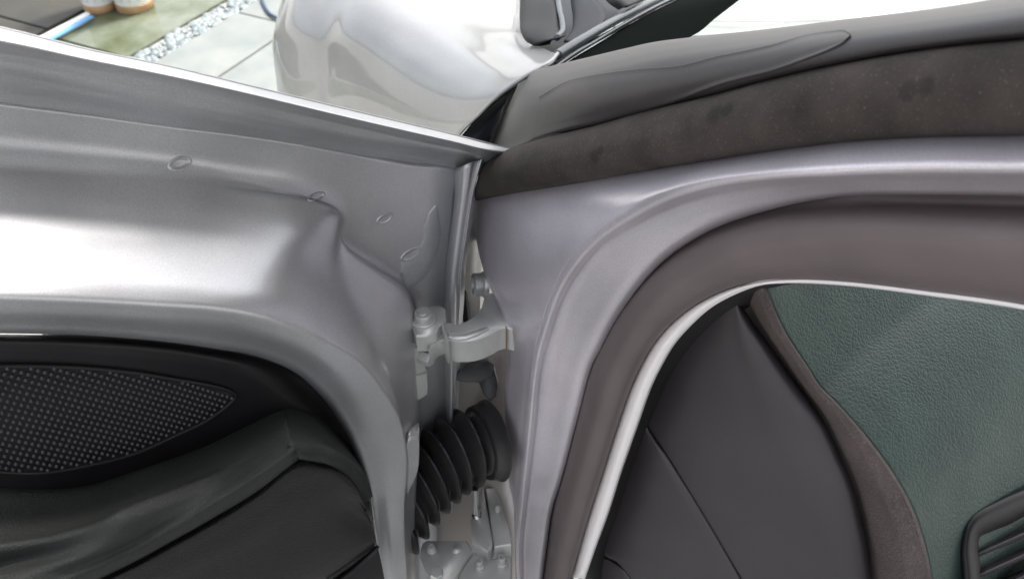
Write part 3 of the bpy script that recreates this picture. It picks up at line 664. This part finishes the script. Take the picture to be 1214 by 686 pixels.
# bonnet
b = MB(); b.loft('Z', [np.array([pt('K', prof[k][-1])-np.array([0, 0, .004]) for k in (3, 4, 5, 6, 8, 10)]), [(760,25,1.32),(740,-5,1.42),(730,-35,1.5),(720,-65,1.58),(700,-98,1.72),(690,-114,1.95)], [(960,25,1.45),(920,-10,1.55),(890,-40,1.63),(860,-75,1.72),(820,-104,1.85),(800,-120,2.05)], [(1330,10,1.6),(1250,-25,1.72),(1180,-60,1.82),(1120,-90,1.92),(1050,-115,2.05),(1010,-128,2.25)]], 5, 5)
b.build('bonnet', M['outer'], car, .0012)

# ---- behind the gap: inner wing, dark strip for the gap's shade, A-post
b = MB(); b.loft('Z', [[(528,190,.99),(526,300,1.0),(524,420,1.01),(520,540,1.03),(516,760,1.06)], [(560,190,.97),(560,300,.985),(556,420,.99),(552,540,1.0),(548,760,1.03)], [(585,190,.945),(596,300,.95),(606,420,.955),(608,540,.96),(612,760,.97)]], 5, 4)
b.build('inner_wing', M['cream'], car, .0015)
b = MB(); b.loft('Z', [[(545,215,.93),(542,280,.93),(543,340,.93),(549,378,.935),(553,395,.94)], [(555,215,.915),(551,280,.915),(551,340,.915),(555,378,.92),(558,395,.93)], [(566,215,.935),(559,280,.935),(556,340,.935),(558,378,.94),(560,395,.945)]], 5, 4)
b.build('gap_shade_strip', M['groove'], car, .002)  # dark strip standing in for the shade of the open gap
# ---- upper hinge
def hz(px, py, d): return at(px, py, d)[2]
def hpoly(pts, z): return [pt('H', (x, y, z)) for x, y in pts]
def slabz(pts, z, h, name, m, parent, bev=.0012):
    b = MB(); b.prism(hpoly(pts, z), (0, 0, -h), bev); return closed_fix(b.build(name, m, parent))
ZH = hz(545, 395, .79)
HINGE_ARM = slabz([(527,398),(532,402),(540,404),(552,404),(562,403),(572,400),(583,395),(591,390),(599,388),(610,391),(621,388),(622,376),(608,368),(596,352),(582,346),(574,352),(571,364),(563,374),(553,380),(542,384),(532,384),(523,382)], ZH, .028, 'hinge', M['zinc'], car, .0011)
slabz([(531,399),(541,402),(553,401),(565,397),(580,389),(577,386),(563,391),(550,395),(541,396),(531,393)], ZH+.0022, .0035, 'hinge_rim', M['zinc'], HINGE_ARM, .0009)
slabz([(522,381),(528,400),(532,401),(529,390),(527,381)], ZH+.003, .033, 'hinge_rib', M['zinc'], HINGE_ARM, .0009)
slabz([(599,386),(600.2,391),(601.2,391),(600.4,386)], ZH+.0003, .028, 'rust_streak', M['rust'], HINGE_ARM, .0002)
slabz([(508,414),(520,405),(530,402),(529,386),(521,388),(512,397)], ZH-.008, .019, 'hinge_link', M['zinc'], HINGE_ARM)
LEAF = slabz([(488,386),(490,374),(495,366),(505,362),(523,361),(528,365),(528,380),(520,386),(517,393),(506,398),(493,398)], ZH+.004, .021, 'hinge_leaf', M['zinc'], car, .0016)
def bolt(px, py, z, r, h, name, parent, m='zinc', hexa=False, washer=1.45, ax=(0, 0, 1)):
    c = pt('H', (px, py, z)); b = MB()
    if washer: b.lathe(c, ax, [(.0003, 0), (r*washer, 0), (r*washer, h*.25), (r*washer*.95, h*.33), (r*1.02, h*.35)], 24)
    b.lathe(c, ax, [(r, h*.3), (r, h*.85), (r*.92, h), (r*.55, h*1.02), (r*.5, h*.85 if hexa else h*1.18), (.0003, h*.85 if hexa else h*1.2)], 24, True)
    return closed_fix(b.build(name, M[m], parent))
bolt(502, 379, ZH+.004, .0082, .009, 'hinge_pin', LEAF)
b = MB(); b.prism([pt('D', (x, y, .012)) for x, y in [(490,412),(497,413),(507,441),(493,445)]], -DOORN*.012, .001); b.prism([pt('D', (x, y, .014)) for x, y in [(492.5,445.5),(507,441.5),(508,467),(495,475)]], -DOORN*.014, .001)
BR = closed_fix(b.build('hinge_bracket', M['zinc'], car))
c = pt('D', (505, 423, .014)); b = MB(); ax_ = unit(DOORN*.7+RT*.6+UP*.1); b.lathe(c, ax_, [(.0003, -.006), (.0078, -.006), (.0078, .005), (.007, .0065), (.0003, .0065)], 6, False); closed_fix(b.build('hinge_bolt', M['zinc'], BR))

# ---- bolt in the jamb
c = at(577, 337, .852); ax_ = unit(-RT*.95-FW*.22-UP*.06); b = MB()
b.lathe(c, ax_, [(.0003, 0), (.0128, 0), (.0128, .003), (.0118, .0045), (.0095, .005)], 28); b.lathe(c, ax_, [(.0112, .0048), (.0116, .0062), (.0116, .0125), (.0102, .0135), (.0075, .0135), (.007, .0105), (.0003, .0105)], 28)
closed_fix(b.build('wing_bolt', M['zinc'], car))
# ---- rubber stop below the hinge
b = MB()
def zpoly(pts, d): return [at(x, y, d) for x, y in pts]
b.prism(zpoly([(537,448),(543,440),(552,433),(562,430),(578,427),(586,432),(584,446),(570,453),(554,453),(543,451)], .895), FW*.03, .0008)
b.prism(zpoly([(566,450),(578,430),(586,438),(590,455),(588,470),(581,475),(574,468)], .90), FW*.025, .0008)
closed_fix(b.build('rubber_stop', M['rubber'], car))

# ---- wiring boot
ctr = [((584,522),(10,51),.905),((570,525),(12,49),.912),((553,531),(14,47),.92),((536,541),(17,46),.928),((522,553),(20,44),.935),((509,566),(22,44),.942),((496,581),(23,43),.950),((483,598),(24,41),.958),((470,617),(25,39),.968),((456,638),(26,38),.98)]
def ringat(t, r):
    i = min(int(t), len(ctr)-2); f = t-i
    (a0, h0, d0), (a1, h1, d1) = ctr[i], ctr[i+1]
    cx, cy = a0[0]*(1-f)+a1[0]*f, a0[1]*(1-f)+a1[1]*f; hx_, hy_ = h0[0]*(1-f)+h1[0]*f, h0[1]*(1-f)+h1[1]*f; d = d0*(1-f)+d1*f
    c = at(cx, cy, d); u = unit(RT*hx_-UP*hy_); w = -FW*.88+RT*.42; w = unit(w-u*(w@u))
    return [c+r*(math.cos(a)*u+math.sin(a)*w) for a in np.linspace(0, 2*math.pi, 40, endpoint=False)]
rings = [ringat(.85, .026), ringat(1.1, .034)]
for k in range(2, 9):
    for dt, r in [(-.44, .0315), (-.28, .0365), (-.12, .0415), (0, .0430), (.12, .0415), (.28, .0365), (.44, .0315)]: rings.append(ringat(k+dt, r))
b = MB(); b.grid(np.array(rings), True, True); closed_fix(b.build('wiring_boot', M['rubber'], car))
b = MB(); b.grid(np.array([ringat(t, r) for t, r in [(-.1, .02), (-.1, .0415), (0, .0428), (.12, .0422), (.2, .0402), (.8, .0396), (.95, .0392), (1.05, .039), (1.1, .03)]]), True, True)
closed_fix(b.build('boot_collar', M['rubber'], car))

# ---- door check at the bottom
ZC = hz(540, 660, .93)
CHK = slabz([(497,656),(501,643),(506,640),(553,640),(561,652),(549,668),(540,686),(532,705),(516,705),(507,680)], ZC, .006, 'door_check', M['zinc'], car)
slabz([(558,616),(564,596),(573,577),(579,610),(584.5,642),(583,649),(578,654),(560,641)], ZC+.012, .026, 'check_block', M['zinc'], CHK)
slabz([(575,578),(588,577),(597,605),(607,642),(606,645),(586,648),(581,612)], ZC+.014, .024, 'check_block', M['zinc'], CHK)
slabz([(545,672),(561,655),(578,657),(586,662),(606,652),(607,680),(600,720),(536,720)], ZC-.008, .03, 'check_base', M['zinc'], CHK)
bolt(511.5, 652, ZC, .0042, .008, 'check_bolt', CHK, hexa=True, washer=1.25)
bolt(541, 651, ZC, .0056, .0016, 'check_rivet', CHK, washer=0)
bolt(569, 672, ZC-.008, .0040, .012, 'check_bolt', CHK, hexa=True, washer=1.3)
bolt(595, 669, ZC-.008, .0044, .014, 'check_bolt', CHK, hexa=True, washer=1.3)
b = MB(); c = pt('H', (518, 682, ZC)); b.lathe(c, (0, 0, 1), [(.0003, 0), (.0072, 0), (.0072, .006), (.0064, .007), (.0003, .007)], 6, False); closed_fix(b.build('check_bolt', M['zinc'], CHK))
c = pt('H', (565, 611, ZC+.012)); b = MB(); b.lathe(c, (0, 0, 1), [(.0003, -.002), (.0052, -.002), (.0052, .0015), (.0036, .002), (.0036, .05), (.0003, .05)], 18); closed_fix(b.build('check_pin', M['chrome'], CHK))
c = pt('H', (590, 604, ZC+.014)); b = MB(); b.lathe(c, (0, 0, 1), [(.0003, 0), (.0034, 0), (.003, .008), (.0003, .009)], 14); closed_fix(b.build('check_pin', M['zinc'], CHK))

# ---- dark bodies behind the trim, so that no daylight shows in the joints
b = MB(); b.loft('K', [H([(860,330),(800,380),(760,450),(735,520),(700,620),(670,780)], -.125), H([(890,330),(925,410),(985,540),(1020,640),(1030,700),(1040,780)], -.125)], 4, 2); b.build('dash_core', M['groove'], car, .002)
b = MB(); b.loft('D', [H([(-150,400),(0,405),(200,420),(330,450),(400,520),(440,590)], .012), H([(-150,900),(0,850),(150,800),(300,760),(400,730),(455,700)], .03)], 4, 3); b.build('door_core', M['groove'], DOOR, .002)

# ---- canopy over the near side, added out of view to shade car, dash and most of the door
can = bpy.data.objects.new('added_canopy', None); COL.objects.link(can); link(can, (3, -1, 0), None)
tag(can, 'dark timber canopy with flat roof, added out of view to shade the cabin side of the car', 'added_canopy')
b = MB(); b.prism([(.42,-4,2.7),(4.9,-4,2.7),(4.9,1.85,2.7),(.42,1.75,2.7)], (0, 0, .05), .004); closed_fix(b.build('shade_sheet', M['timber'], can))
for x, y in [(4.3,-3.8),(4.3,1.4),(1.2,-3.8)]:
    b = MB(); b.prism([(x-.05,y-.05,0),(x+.05,y-.05,0),(x+.05,y+.05,0),(x-.05,y+.05,0)], (0,0,2.695), .004); closed_fix(b.build('post', M['timber'], can))
